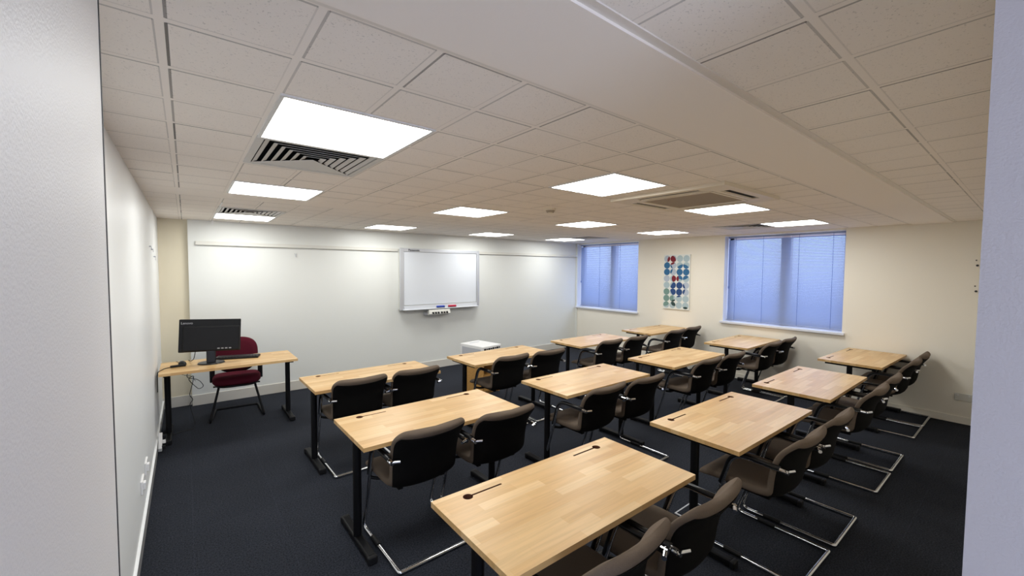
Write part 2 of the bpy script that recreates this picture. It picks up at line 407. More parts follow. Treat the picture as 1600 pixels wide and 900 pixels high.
# ------------------------------------------------------------------ tables
def tabletop_bm(L, W, T, slots=True):
    bm = bmesh.new(); loops = []
    outer = [(-L/2, -W/2), (L/2, -W/2), (L/2, W/2), (-L/2, W/2)]
    loops.append(outer)
    if slots:
        for s in (-1, 1):
            cx, cy, r, hw, ex = L/2 - 0.155, W/2 - 0.065, 0.024, 0.0055, 0.19
            a0 = math.asin(hw / r); pts = []
            for k in range(17):
                a = a0 + (2 * PI - 2 * a0) * k / 16
                pts.append((cx - r * math.cos(a), cy + r * math.sin(a)))
            pts += [(cx - ex, cy - hw), (cx - ex - 0.004, cy), (cx - ex, cy + hw)]
            loops.append([(s * x, y) for x, y in pts])
    for z in (0, -T):
        es = []; rings = []
        for lp in loops:
            vs = [bm.verts.new((x, y, z)) for x, y in lp]; rings.append(vs)
            for i in range(len(vs)): es.append(bm.edges.new((vs[i], vs[(i + 1) % len(vs)])))
        bmesh.ops.triangle_fill(bm, use_beauty=True, use_dissolve=False, edges=es)
        if z == 0: top = rings
        else: bot = rings
    for k, (t, b) in enumerate(zip(top, bot)):
        for i in range(len(t)):
            j = (i + 1) % len(t)
            f = bm.faces.new((t[i], t[j], b[j], b[i])); f.material_index = 1 if k else 0
    return bm

TABLE_G = 'beech-topped tables set out in rows'
def table(label, loc, rz, L=1.2, W=0.595, top=0.744, slots=True, group=TABLE_G, name='folding_table'):
    T = 0.026
    t = thing(name, label, 'table', (loc[0], loc[1], 0), rz, group)
    o = obj('tabletop', tabletop_bm(L, W, T, slots), [MT['wood'], MT['slot_wood']], t, loc=(0, 0, top))
    px = L/2 - 0.058
    for s in (-1, 1):
        bm = bmesh.new(); cylm(bm, (s*px, 0, 0.04), (s*px, 0, top - T - 0.02), 0.0265, 20)
        obj('post', bm, MT['black'], t, smooth=False)
        bm = bmesh.new()
        bxm(bm, (s*px, 0, 0.032), (0.056, 0.52, 0.04), bev=0.012, seg=3)
        f = obj('foot', bm, MT['black'], t)
        for q in (-1, 1):
            bm = bmesh.new()
            bxm(bm, (s*px, q*0.262, 0.027), (0.060, 0.03, 0.05), bev=0.010, seg=3)
            obj('end_cap', bm, MT['black_pl'], f)
            bm = bmesh.new(); cylm(bm, (s*px, q*0.225, 0.0), (s*px, q*0.225, 0.014), 0.018, 12)
            obj('leveller', bm, MT['black_pl'], f)
        bm = bmesh.new(); bxm(bm, (s*px, 0, top - T - 0.0125), (0.05, W*0.78, 0.025), bev=0.003)
        obj('bracket', bm, MT['black'], t)
    bm = bmesh.new(); bxm(bm, (0, 0, top - T - 0.010), (2*px, 0.03, 0.018), bev=0.003)
    obj('crossbar', bm, MT['black'], t)
    return t

COLN = ['in the column nearest the computer desk', 'in the second column from the computer desk', 'in the third column from the computer desk', 'in the column beside the window wall']
ROWN = ['front row by the whiteboard wall', 'middle row', 'back row nearest the camera']
TABS = [[(1.436, 4.061, .016), (1.390, 2.703, .011), (1.446, 1.358, -.006)],
        [(3.050, 4.080, .030), (3.070, 2.693, .008), (3.106, 1.328, -.011)],
        [(4.810, 4.129, .005), (4.728, 2.709, .013), (4.719, 1.319, .004)],
        [(6.581, 4.189, -.006), (6.544, 2.712, .016), (6.570, 1.312, -.020)]]
TLAB = [['light wooden table of the front row, nearest the computer desk', 'light wooden table of the middle row, left column, two chairs behind it', 'large light wooden table closest to the camera, with two keyhole slots'],
        ['light wooden table in front of the white printer and wood cabinet', 'light wooden table in the middle row, second column from the computer desk', 'orange-toned wooden table just right of the closest table, back row'],
        ['light wooden table of the front row left of the first window', 'light wooden table of the middle row, third column, below the dotted canvas', 'light wooden back-row table between the orange-toned table and the window-wall table'],
        ['small-looking wooden table in the far corner under the first window', 'wooden table with bluish window glare, under the left end of the big window', 'wooden table at the window wall, farthest right of the back row']]
t0 = None
for ci in range(4):
    for ri in range(3):
        x, y, a = TABS[ci][ri]
        if t0 is None: t0 = table(TLAB[ci][ri], (x, y), a)
        else: dup(t0, (x, y, 0), a, TLAB[ci][ri])
table('pale wooden computer desk with black T legs against the left wall', (0.385, 5.61), 0.0, L=1.24, W=0.62, top=0.737, slots=False, group=None, name='computer_desk')

# ------------------------------------------------------------------ cantilever armchairs
# profile of the upholstered shell: (y, z, half width, half thickness, side curl), from the seat nose up to the top of the back
PROF = [(0.505, 0.418, .205, .012, .000), (0.518, 0.424, .225, .024, .004), (0.505, 0.438, .236, .031, .008), (0.42, 0.449, .242, .034, .012),
        (0.32, 0.449, .242, .034, .014), (0.21, 0.441, .240, .034, .018), (0.125, 0.437, .238, .035, .024),
        (0.072, 0.450, .235, .036, .034), (0.048, 0.490, .233, .034, .044), (0.038, 0.550, .233, .031, .048),
        (0.026, 0.610, .236, .029, .050), (0.011, 0.665, .240, .027, .050), (-0.010, 0.708, .246, .026, .048),
        (-0.033, 0.742, .2485, .025, .042), (-0.049, 0.766, .244, .025, .037), (-0.063, 0.787, .233, .025, .032), (-0.072, 0.802, .218, .0235, .029), (-0.077, 0.812, .203, .018, .027), (-0.080, 0.817, .180, .009, .025)]
def prof_frames():
    fr = []
    for i, p in enumerate(PROF):
        a = PROF[max(i - 1, 0)]; b = PROF[min(i + 1, len(PROF) - 1)]
        ty, tz = b[0] - a[0], b[1] - a[1]; l = math.hypot(ty, tz); ty /= l; tz /= l
        # along-profile goes front->back then up; sitter-side normal
        fr.append((p, (-tz * -1.0, ty * -1.0)))   # normal = (tz, -ty): up on the seat, forward on the back
    return fr
FR = prof_frames()
def shell_pt(i, s, t):
    (y, z, hw, ht, curl), (ny, nz) = FR[i]
    off = curl * abs(s) ** 2.1
    return Vector((s * hw, y + ny * (t * ht + off), z + nz * (t * ht + off)))
def shell_bm():
    bm = bmesh.new(); n = 28; rings = []
    for i in range(len(PROF)):
        ring = []
        for k in range(n):
            a = 2 * PI * k / n; c, s = math.cos(a), math.sin(a)
            S = math.copysign(abs(c) ** 0.42, c); T_ = math.copysign(abs(s) ** 0.55, s)
            ring.append(bm.verts.new(shell_pt(i, S, T_)))
        rings.append(ring)
    for a, b in zip(rings, rings[1:]):
        for k in range(n): bm.faces.new((a[k], a[(k+1) % n], b[(k+1) % n], b[k]))
    bm.faces.new(rings[0]); bm.faces.new(rings[-1])
    return bm
def edge_t(s):
    c = min(abs(s), 1.0) ** (1 / 0.42); return max(1 - c * c, 0.0) ** 0.275
def back_bm():
    bm = bmesh.new(); grid = []
    idx = list(range(6, len(PROF) - 3)); N = 17
    for q, i in enumerate(idx):
        inset = 0.965
        if q == 0: inset = 0.86
        elif q == 1: inset = 0.94
        elif q == len(idx) - 1: inset = 0.93
        row = []
        for k in range(N):
            s = math.sin(math.radians(-90 + 180 * k / (N - 1))) * inset
            e = edge_t(s)
            row.append((shell_pt(i, s, -e * 0.86), shell_pt(i, s, -e * 1.02 - 0.10)))
        grid.append(row)
    o = [[bm.verts.new(p[1]) for p in r] for r in grid]; ii = [[bm.verts.new(p[0]) for p in r] for r in grid]
    R_, Cn = len(o), N
    for a in range(R_ - 1):
        for b in range(Cn - 1):
            bm.faces.new((o[a][b], o[a][b+1], o[a+1][b+1], o[a+1][b])); bm.faces.new((ii[a][b], ii[a+1][b], ii[a+1][b+1], ii[a][b+1]))
    for a in range(R_ - 1):
        for b in (0, Cn - 1): bm.faces.new((o[a][b], o[a+1][b], ii[a+1][b], ii[a][b]))
    for b in range(Cn - 1):
        for a in (0, R_ - 1): bm.faces.new((o[a][b], ii[a][b], ii[a][b+1], o[a][b+1]))
    return bm
CHAIR_G = 'grey-brown cantilever armchairs at the tables'
def chair(label, loc, rz):
    t = thing('cantilever_armchair', label, 'chair', (loc[0], loc[1], 0), rz, CHAIR_G)
    o = obj('upholstered_shell', shell_bm(), MT['taupe'], t, smooth=True)
    sub = o.modifiers.new('s', 'SUBSURF'); sub.levels = 1; sub.render_levels = 1
    o = obj('back_panel', back_bm(), MT['back_cloth'], t, smooth=True); o['label'] = 'black outer back panel'
    sub = o.modifiers.new('s', 'SUBSURF'); sub.levels = 1; sub.render_levels = 1
    R_ = 0.0125; bm = bmesh.new()
    path = fillet([(0.260, -0.005, 0.646), (0.260, 0.285, 0.652), (0.254, 0.485, 0.013), (0.250, -0.09, 0.013), (-0.250, -0.09, 0.013), (-0.254, 0.485, 0.013), (-0.260, 0.285, 0.652), (-0.260, -0.005, 0.646)],
                  (0.085, 0.055, 0.014, 0.014, 0.055, 0.085), 6)
    tube(bm, path, R_, 10); obj('frame', bm, MT['chrome'], t, smooth=True)
    for s in (-1, 1):
        # black pad over the arm, following the bend down the leg
        full = fillet([(s*0.260, 0.025, 0.654), (s*0.260, 0.293, 0.660), (s*0.257, 0.362, 0.435)], (0.09,), 8)
        bm = bmesh.new(); tube(bm, full, 0.0165, 10, flat=0.85); obj('armrest', bm, MT['gloss_black'], t, smooth=True)
        bm = bmesh.new()
        cylm(bm, (s*0.272, -0.006, 0.648), (s*0.215, -0.032, 0.648), 0.0105, 12); cylm(bm, (s*0.260, -0.022, 0.646), (s*0.260, 0.030, 0.648), 0.0145, 12)
        obj('arm_clamp', bm, MT['chrome'], t, smooth=False)
        bm = bmesh.new(); cylm(bm, (s*0.251, 0.22, 0.0155), (s*0.252, 0.33, 0.0155), 0.0155, 12)
        obj('floor_glide', bm, MT['black_pl'], t)
    bm = bmesh.new()
    tube(bm, fillet([(-0.257, 0.364, 0.41), (-0.20, 0.33, 0.395), (0.20, 0.33, 0.395), (0.257, 0.364, 0.41)], 0.03, 4), 0.011, 8)
    bxm(bm, (0.15, 0.24, 0.403), (0.03, 0.26, 0.012)); bxm(bm, (-0.15, 0.24, 0.403), (0.03, 0.26, 0.012))
    obj('seat_support', bm, MT['black'], t)
    return t
CH = [[[(1.215, 3.735, 1), (1.768, 3.755, 1)], [(1.192, 2.34, 1), (1.752, 2.290, -1)], [(1.257, .905, 2), (1.815, .880, 1)]],
      [[(2.90, 3.685, 1), (3.457, 3.66, -2)], [(2.784, 2.245, 1), (3.337, 2.218, 0)], [(2.935, .855, -1), (3.525, .845, 0)]],
      [[(4.645, 3.68, 0), (5.23, 3.66, 1)], [(4.563, 2.255, 0), (5.11, 2.23, 0)], [(4.60, .84, 0), (5.18, .845, 0)]],
      [[(6.31, 3.67, 0), (6.89, 3.70, 0)], [(6.32, 2.25, 0), (6.88, 2.25, 0)], [(6.355, .86, 0), (6.910, .86, 0)]]]
TD = [['front-row table nearest the computer desk', 'middle-row table nearest the left wall', 'table closest to the camera'],
      ['table in front of the white printer', 'middle-row table second from the left wall', 'orange-toned table right of the closest one'],
      ['front-row table left of the first window', 'middle-row table below the dotted canvas', 'back-row table third from the left'],
      ['far corner table under the first window', 'table below the left end of the big window', 'rightmost back-row table at the window wall']]
c0 = None
for ci in range(4):
    for ri in range(3):
        for si, (x, y, a) in enumerate(CH[ci][ri]):
            lab = 'taupe armchair, %s seat at the %s' % (('left', 'right')[si], TD[ci][ri])
            if c0 is None: c0 = chair(lab, (x, y), math.radians(a))
            else: dup(c0, (x, y, 0), math.radians(a), lab)

# ------------------------------------------------------------------ ceiling panels (each gives light by its own diffuser)
def light_panel(label, x, y):
    t = thing('ceiling_light', label, 'ceiling light', (x, y, CZ), 0, 'square LED panels in the ceiling')
    bm = bmesh.new(); a, b = 0.298, 0.284
    for s in (-1, 1):
        span(s*a, s*b, -a, a, -0.007, 0.0, bm); span(-b, b, s*a, s*b, -0.007, 0.0, bm)
    obj('light_frame', bm, MT['lampframe'], t)
    bm = bmesh.new(); v = [bm.verts.new(p) for p in ((-b, -b, -0.004), (-b, b, -0.004), (b, b, -0.004), (b, -b, -0.004))]
    span(-b, b, -b, b, -0.0045, -0.001, bm) if False else bm.faces.new(v)
    o = obj('diffuser', bm, MT['lamp'], t)
    return t
LX = [0.5698, 2.391, 4.212, 6.033]; LY = [1.941, 3.769, 5.952]
LROW = ['row nearest the camera', 'middle row', 'row nearest the whiteboard wall']
LCOL = ['closest to the left wall', 'second from the left wall', 'third from the left wall', 'closest to the window wall']
l0 = None
for j in range(3):
    for i in range(4):
        lab = 'bright square ceiling light in the %s, %s' % (LROW[j], LCOL[i])
        if l0 is None: l0 = light_panel(lab, LX[i], LY[j])
        else: dup(l0, (LX[i], LY[j], CZ), 0, lab)

# ------------------------------------------------------------------ air vents
def vent(label, x, y):
    t = thing('ceiling_vent', label, 'air vent', (x, y, CZ), 0, 'louvred air vents in the ceiling')
    bm = bmesh.new(); a, b = 0.300, 0.268
    for s in (-1, 1):
        span(s*a, s*b, -a, a, -0.006, 0.0, bm); span(-b, b, s*a, s*b, -0.006, 0.0, bm)
    obj('vent_frame', bm, MT['vent'], t)
    bm = bmesh.new()
    span(-0.284, 0.284, -0.284, 0.284, 0.10, 0.11, bm)
    for s in (-1, 1):
        span(s*0.284, s*0.278, -0.284, 0.284, 0.0, 0.10, bm); span(-0.284, 0.284, s*0.284, s*0.278, 0.0, 0.10, bm)
    obj('duct', bm, MT['dark'], t)
    for k in range(6):
        r = 0.262 - k * 0.041; q = r - 0.022
        if q < 0.01: q = 0.01
        bm = bmesh.new()
        def quad(a0, a1, z0=-0.002, z1=0.006):
            vs = [bm.verts.new((a0[0][0], a0[0][1], z0)), bm.verts.new((a0[1][0], a0[1][1], z0)), bm.verts.new((a1[1][0], a1[1][1], z1)), bm.verts.new((a1[0][0], a1[0][1], z1))]
            bm.faces.new(vs)
        # blades open outward: low outer lip, high inner lip
        quad(((-r, -r), (r, -r)), ((-q, -q), (q, -q)))
        quad(((-r, -r), (-r, r)), ((-q, -q), (-q, q)))
        quad(((r, -r), (r, r)), ((q, -q), (q, q)))
        bmesh.ops.remove_doubles(bm, verts=bm.verts, dist=1e-5)
        o = obj('louvre', bm, MT['vent'], t)
        so = o.modifiers.new('t', 'SOLIDIFY'); so.thickness = 0.002
    bm = bmesh.new(); vs = []
    for z in (-0.004, -0.002):
        vs.append([bm.verts.new(p) for p in ((-0.267, 0.267, z), (0.267, 0.267, z), (0.0, 0.0, z))])
    bm.faces.new(vs[0]); bm.faces.new(vs[1])
    for k in range(3): bm.faces.new((vs[0][k], vs[0][(k+1) % 3], vs[1][(k+1) % 3], vs[1][k]))
    obj('blank_panel', bm, MT['vent'], t)
    return t
VL = ['large louvred air vent beside the biggest ceiling light', 'louvred air vent beside the far left ceiling light near the whiteboard wall',
      'air vent above the big window, beside the ceiling light nearest it', 'air vent above the first window in the far corner']
v0 = None
for (x, y), lab in zip(VENTS, VL):
    if v0 is None: v0 = vent(lab, x, y)
    else: dup(v0, (x, y, CZ), 0, lab)

# ------------------------------------------------------------------ ceiling cassette air conditioner
t = thing('air_conditioner', 'beige square ceiling air conditioner between two light panels', 'air conditioner', (3.325, 1.805, CZ), 0)
bm = bmesh.new(); R1, R0_ = 0.475, 0.33
# panel body with four slots: built as strips
def strips(bm, z0, z1):
    so, si, sl = 0.412, 0.345, 0.26
    # outer ring
    for s in (-1, 1):
        span(s*R1, s*so, -R1, R1, z0, z1, bm); span(-so, so, s*R1, s*so, z0, z1, bm)
        # ring with slots
        span(s*so, s*si, -so, -sl, z0, z1, bm); span(s*so, s*si, sl, so, z0, z1, bm)
        span(-si, -sl, s*so, s*si, z0, z1, bm); span(sl, si, s*so, s*si, z0, z1, bm)
        span(s*si, s*0.31, -si, si, z0, z1, bm); span(-0.31, 0.31, s*si, s*0.31, z0, z1, bm)
strips(bm, -0.026, 0.0)
obj('cassette_panel', bm, MT['ac'], t)
bm = bmesh.new()
for s in (-1, 1):
    span(s*0.412, s*0.345, -0.26, 0.26, -0.016, -0.006, bm); span(-0.26, 0.26, s*0.412, s*0.345, -0.016, -0.006, bm)
obj('air_slot', bm, MT['dark'], t)
for (dx, dy, sx, sy) in ((-0.355, 0, 0.010, 0.50), (0.355, 0, 0.010, 0.50), (0, -0.355, 0.50, 0.010), (0, 0.355, 0.50, 0.010)):
    obj('vane', box((dx, dy, -0.022), (sx, sy, 0.004)), MT['ac'], t)
obj('intake_grille', span(-0.31, 0.31, -0.31, 0.31, -0.024, -0.004), MT['acgrille'], t)
bm = bmesh.new()
for s in (-1, 1):
    span(s*0.305, s*0.285, -0.305, 0.305, -0.029, -0.022, bm); span(-0.285, 0.285, s*0.305, s*0.285, -0.029, -0.022, bm)
obj('grille_frame', bm, MT['ac'], t)

# smoke detector
t = thing('smoke_detector', 'tan round smoke detector on the ceiling between four light panels', 'smoke detector', (2.86, 3.03, CZ), 0)
bm = bmesh.new(); cylm(bm, (0, 0, -0.018), (0, 0, 0), 0.052, 28, 0.056); obj('base', bm, MT['ac'], t)
bm = bmesh.new(); cylm(bm, (0, 0, -0.040), (0, 0, -0.018), 0.034, 28, 0.046); obj('sensor_head', bm, MT['acgrille'], t)
bm = bmesh.new(); cylm(bm, (0, 0, -0.046), (0, 0, -0.040), 0.022, 20, 0.026); obj('cap', bm, MT['ac'], t)
# loose end of ceiling grid hanging by the far left lamp
bm = bmesh.new(); bxm(bm, (0.285, 6.56, CZ - 0.028), (0.012, 0.003, 0.055), ry=0.06)
tag(obj('trim_offcut', bm, MT['white_pl']), 'thin white strip dangling from the ceiling beside the far left light', 'trim piece')
bm = box((0.282, 5.34, CZ - 0.003), (0.012, 1.25, 0.004)); tag(obj('grid_bar', bm, MT['white_pl']), 'white grid bar along the left edge of the far left light and vent', 'ceiling bar')

# ------------------------------------------------------------------ venetian blinds
def blind(label, a, b, ztop, zbot, wand_side, cords):
    x = XW + 0.135
    t = thing('venetian_blind', label, 'blind', (x, (a + b) / 2, zbot), 0, 'closed venetian blinds in the windows')
    L = (b - a) / 2 - 0.008; hh = ztop - zbot
    obj('head_rail', box((0, 0, hh - 0.014), (0.030, 2*L, 0.026), bev=0.003), MT['slats'], t)
    bm = bmesh.new(); n = int((hh - 0.05) / 0.0225)
    for k in range(n):
        z = 0.028 + k * 0.0225; tl = math.radians(52); wd = 0.0135; rows = []
        for c in (-1, 0, 1):
            dx = c * wd * math.cos(tl); dz = -c * wd * math.sin(tl) + (0.0016 if c == 0 else 0)
            rows.append([bm.verts.new((dx, -L, z - dz)), bm.verts.new((dx, L, z - dz))])
        for p, q in zip(rows, rows[1:]): bm.faces.new((p[0], p[1], q[1], q[0]))
    o = obj('slats', bm, MT['slats'], t)
    obj('bottom_rail', box((0, 0, 0.008), (0.024, 2*L, 0.013), bev=0.002), MT['slats'], t)
    for c in cords:
        bm = bmesh.new(); yy = -L + 2*L*c
        cylm(bm, (-0.017, yy, 0.012), (-0.017, yy, hh - 0.015), 0.0022, 6)
        obj('ladder_cord', bm, MT['cord'], t)
    bm = bmesh.new(); yy = L - 0.02 if wand_side > 0 else -L + 0.02
    cylm(bm, (-0.024, yy, hh - 0.85), (-0.024, yy, hh - 0.02), 0.004, 8); bxm(bm, (-0.024, yy, hh - 0.86), (0.014, 0.014, 0.04))
    obj('tilt_wand', bm, MT['cord'], t)
blind('closed blue-lit venetian blind in the small window next to the whiteboard wall', W1[0], W1[1] - 0.004, ZT - 0.004, ZS + 0.012, 1, (0.32, 0.66))
blind('wide closed blue-lit venetian blind in the big window right of the canvas', W2[0], W2[1] - 0.004, ZT - 0.004, ZS + 0.012, 1, (0.10, 0.36, 0.665, 0.925))

# ------------------------------------------------------------------ canvas with discs
t = thing('wall_art', 'tall white canvas printed with pale blue, navy and red discs on the window wall', 'picture', (XW, 4.18, 1.575), 0)
AW, AH = 0.525, 1.02
obj('canvas', box((-0.014, 0, 0), (0.028, AW, AH), bev=0.002), MT['canvas'], t)
DISC = bmesh.new(); DM = ['a_lb', 'a_gl', 'a_gr', 'a_bl', 'a_nv', 'a_rd', 'a_dg']
def discs(name, mk, items, x):
    """printed shapes, thin prisms of ink colour in one pattern mesh"""
    for cx, cy, poly in items:
        if len(poly) < 3: continue
        A = [DISC.verts.new((x, AW/2 - p[0], AH/2 - p[1])) for p in poly]
        B = [DISC.verts.new((-0.0275, AW/2 - p[0], AH/2 - p[1])) for p in poly]
        fs = [DISC.faces.new(A)] + [DISC.faces.new((A[i], A[(i+1) % len(A)], B[(i+1) % len(A)], B[i])) for i in range(len(A))]
        for f in fs: f.material_index = DM.index(mk)
PXA, PYA, RD = 0.128, 0.1235, 0.061
def cc(c, r): return (0.0705 + c * PXA, 0.0775 + r * PYA)
def circ(c, r, rad=RD, n=40):
    x, y = cc(c, r); return [(x + rad*math.cos(2*PI*k/n), y + rad*math.sin(2*PI*k/n)) for k in range(n)]
def clip(poly, cx, cy, R_, inside=True, n=72):
    """points of poly kept within (or pulled onto) a second circle: convex intersection"""
    sub = poly
    if not inside: return poly
    for k in range(n):
        a = 2*PI*k/n; nx, ny = math.cos(a), math.sin(a); out = []
        for i in range(len(sub)):
            p, q = sub[i], sub[(i+1) % len(sub)]
            dp = (p[0]-cx)*nx + (p[1]-cy)*ny - R_; dq = (q[0]-cx)*nx + (q[1]-cy)*ny - R_
            if dp <= 0: out.append(p)
            if (dp < 0 < dq) or (dq < 0 < dp):
                f = dp / (dp - dq); out.append((p[0] + (q[0]-p[0])*f, p[1] + (q[1]-p[1])*f))
        sub = out
        if not sub: return []
    return sub
pale = [(c, r) for c in range(4) for r in range(8)]
gray = {(0, 0), (0, 3), (1, 1), (1, 2), (1, 0), (3, 4), (3, 5)}
sage = {(0, 5), (0, 6)}
discs('pale_discs', 'a_lb', [(0, 0, circ(c, r)) for c, r in pale if (c, r) not in gray and (c, r) not in sage and (c, r) not in {(0, 1), (0, 2), (2, 2), (3, 2)}], -0.0285)
discs('lilac_discs', 'a_gl', [(0, 0, circ(c, r)) for c, r in gray], -0.0285)
discs('sage_discs', 'a_gr', [(0, 0, circ(c, r)) for c, r in sage] + [(0, 0, clip(circ(0, 7), *cc(-0.2, 6.5), 0.09)), (0, 0, clip(circ(1, 6), *cc(0.5, 5.9), 0.085))], -0.0292)
bigc = cc(2.5, 2.0); bc = cc(1.75, 4.55)
blue = [(0, 0, circ(0, 1)), (0, 0, circ(0, 2)), (0, 0, circ(2, 2)), (0, 0, circ(3, 2))]
for c, r in ((2, 1), (3, 1), (2, 3), (3, 3)): blue.append((0, 0, clip(circ(c, r), *bigc, 0.142)))
for c, r in ((1, 1), (1, 2)): blue.append((0, 0, clip(circ(c, r), *cc(0, 1.6), 0.115)))
discs('blue_discs', 'a_bl', blue, -0.0296)
nv = [(0, 0, clip(circ(c, r), *bc, 0.148)) for c in (1, 2, 3) for r in (4, 5)] + [(0, 0, clip(circ(2, 6), *bc, 0.15))]
discs('navy_discs', 'a_nv', nv, -0.0296)
rc = cc(0.7, 0.2); rd = [(0, 0, clip(circ(c, r), *rc, 0.085)) for c, r in ((0, 0), (1, 0), (1, 1))] + [(0, 0, clip(circ(c, 3), *cc(1.35, 3.0), 0.072)) for c in (1, 2)]
discs('red_discs', 'a_rd', rd, -0.0302)
dg = [(0, 0, clip(circ(c, r), *cc(1.25, 6.65), 0.06)) for c, r in ((1, 6), (1, 7))] + [(0, 0, clip(circ(3, 7), *cc(3, 7.65), 0.062))]
discs('dark_green_discs', 'a_dg', dg, -0.0302)

obj('printed_discs', DISC, [MT[k] for k in DM], t)
# ------------------------------------------------------------------ electronic whiteboard and its rail
t = thing('whiteboard', 'silver-framed electronic whiteboard mounted on the front wall', 'whiteboard', (3.605, YF, 1.08), 0)
BW, BH = 1.585, 1.055
def yb(d): return -d
bm = bmesh.new()
bxm(bm, (0, -0.04, BH/2), (BW - 0.02, 0.075, BH - 0.02), bev=0.008)
obj('housing', bm, MT['offwhite'], t)
bm = bmesh.new()
bxm(bm, (-BW/2 + 0.036, -0.085, BH/2), (0.072, 0.034, BH), bev=0.008, seg=3); bxm(bm, (BW/2 - 0.03, -0.085, BH/2 + 0.01), (0.06, 0.034, BH - 0.02), bev=0.008, seg=3)
bxm(bm, (0, -0.083, BH - 0.032), (BW - 0.05, 0.030, 0.060), bev=0.006, seg=3)
obj('board_frame', bm, MT['alu'], t)
obj('writing_surface', box((0.0, -0.083, BH/2 + 0.02), (BW - 0.13, 0.008, BH - 0.14)), MT['screen'], t)
bm = bmesh.new(); bxm(bm, (0, -0.105, 0.045), (BW - 0.13, 0.018, 0.07), bev=0.004); bxm(bm, (0.0, -0.125, 0.012), (BW - 0.10, 0.075, 0.018), bev=0.006)
obj('pen_tray', bm, MT['tray'], t)
def text(name, s, size, m, parent, loc, rot, ext=0.0008, sx=1.0, bold=0.0):
    cu = bpy.data.curves.new(name, 'FONT'); cu.body = s; cu.size = size; cu.extrude = ext; cu.offset = bold; cu.materials.append(m)
    f = bpy.data.objects.new(name, cu)
    me = bpy.data.meshes.new_from_object(f); bpy.data.objects.remove(f); me.name = name
    o = bpy.data.objects.new(name, me); C.objects.link(o); o.parent = parent; o.location = loc; o.rotation_euler = rot; o.scale = (sx, 1, 1)
    return o
text('lettering', 'Panasonic', 0.05, MT['text_dark'], t, (-BW/2 + 0.15, -0.0995, BH - 0.048), (PI/2, 0, 0), sx=1.05, bold=0.0012)
tc = thing('printer_controls', 'small off-white control box with black buttons hanging under the whiteboard', 'control panel', (3.50, YF, 1.0), 0)
bm = bmesh.new(); bxm(bm, (-0.02, -0.05, 0.0), (0.40, 0.10, 0.05), bev=0.008); obj('mount', bm, MT['grey_pl'], tc)
bm = bmesh.new(); bxm(bm, (0.02, -0.125, 0.020), (0.42, 0.10, 0.085), rx=-0.35, bev=0.010); obj('control_box', bm, MT['offwhite'], tc)
for k in range(6):
    obj('button', box((-0.115 + k*0.052 + (0.012 if k > 2 else 0), -0.177, 0.018), (0.040, 0.008, 0.034), rx=-0.35), MT['black_pl'], tc)
for (dx, mk, lab, nm) in ((0.02, 'blue', 'blue board eraser on the whiteboard tray', 'board_eraser'), (0.255, 'redp', 'red board eraser on the whiteboard tray', 'board_eraser')):
    t2 = thing(nm, lab, 'eraser', (3.605 + dx - 0.07, YF - 0.128, 1.101), 0)
    bm = bmesh.new(); bxm(bm, (0, 0, 0.022), (0.15, 0.05, 0.028), bev=0.006); obj('body', bm, MT[mk], t2)
    obj('felt', box((0, 0, 0.004), (0.145, 0.046, 0.008)), MT['dark'], t2)
for k, (a, b) in enumerate(((0.105, 2.81), (4.40, XW - 0.035))):
    bm = bmesh.new(); bxm(bm, ((a + b)/2, YF - 0.012, 2.105), (b - a, 0.024, 0.042), bev=0.003); bxm(bm, ((a + b)/2, YF - 0.018, 2.082), (b - a, 0.034, 0.006))
    tag(obj('picture_rail', bm, MT['offwhite']), ('pale display rail on the front wall left of the whiteboard', 'pale display rail on the front wall right of the whiteboard')[k], 'rail')
bm = bmesh.new()
tube(bm, [(1.25, YF - 0.012, 2.0), (1.262, YF - 0.014, 1.965), (1.274, YF - 0.012, 2.0)], 0.004, 6); tube(bm, [(1.262, YF - 0.002, 1.965), (1.262, YF - 0.02, 1.955), (1.262, YF - 0.02, 1.945)], 0.004, 6)
tag(obj('wall_hook', bm, MT['grey_pl']), 'tiny grey Y-shaped hook on the front wall above the desk', 'hook')

# left wall marks, sockets
for k, (y, z) in enumerate(((3.967, 0.347), (3.633, 0.350))):
    t2 = thing('wall_socket', ('white wall socket on the left wall, nearer the desk', 'white wall socket on the left wall, nearer the camera')[k], 'socket', (XL, y, z), 0, 'sockets low on the left wall')
    obj('faceplate', box((0.006, 0, 0), (0.012, 0.147, 0.086), bev=0.003), MT['white_pl'], t2)
    obj('plug', box((0.018, -0.035, 0.005), (0.016, 0.045, 0.05), bev=0.004), MT['white_pl'], t2)
t2 = thing('wall_socket', 'cream double socket low on the window wall right of the last chairs', 'socket', (XW, 0.50, 0.318), 0)
obj('faceplate', box((-0.006, 0, 0), (0.012, 0.147, 0.086), bev=0.003), MT['offwhite'], t2)
for s in (-1, 1): obj('rocker_switch', box((-0.014, s*0.045, 0.02), (0.006, 0.012, 0.02)), MT['white_pl'], t2)
for k, (y, z) in enumerate(((5.15, 1.985), (5.42, 1.965), (5.78, 1.90))):
    bm = bmesh.new(); cylm(bm, (XL - 0.002, y, z), (XL + 0.016, y, z), 0.006, 10); bxm(bm, (XL + 0.016, y, z - 0.015), (0.004, 0.012, 0.045 if k == 2 else 0.02))
    tag(obj('wall_hook', bm, MT['grey_pl']), ('tiny hook high on the left wall, nearest the camera of three', 'tiny hook high on the left wall, middle one of three', 'tiny hook high on the left wall, nearest the corner of three')[k], 'hook')
for k, (y, z) in enumerate(((0.452, 1.874), (0.452, 1.575))):
    bm = bmesh.new(); cylm(bm, (XW + 0.001, y, z), (XW - 0.012, y, z), 0.012, 10); cylm(bm, (XW + 0.001, y + 0.01, z + 0.06), (XW - 0.008, y + 0.01, z + 0.06), 0.007, 8)
    tag(obj('wall_fixing', bm, MT['gap_fixing']), ('dark screw fixing at the right end of the window wall, upper one', 'dark screw fixing at the right end of the window wall, lower one')[k], 'fixing')

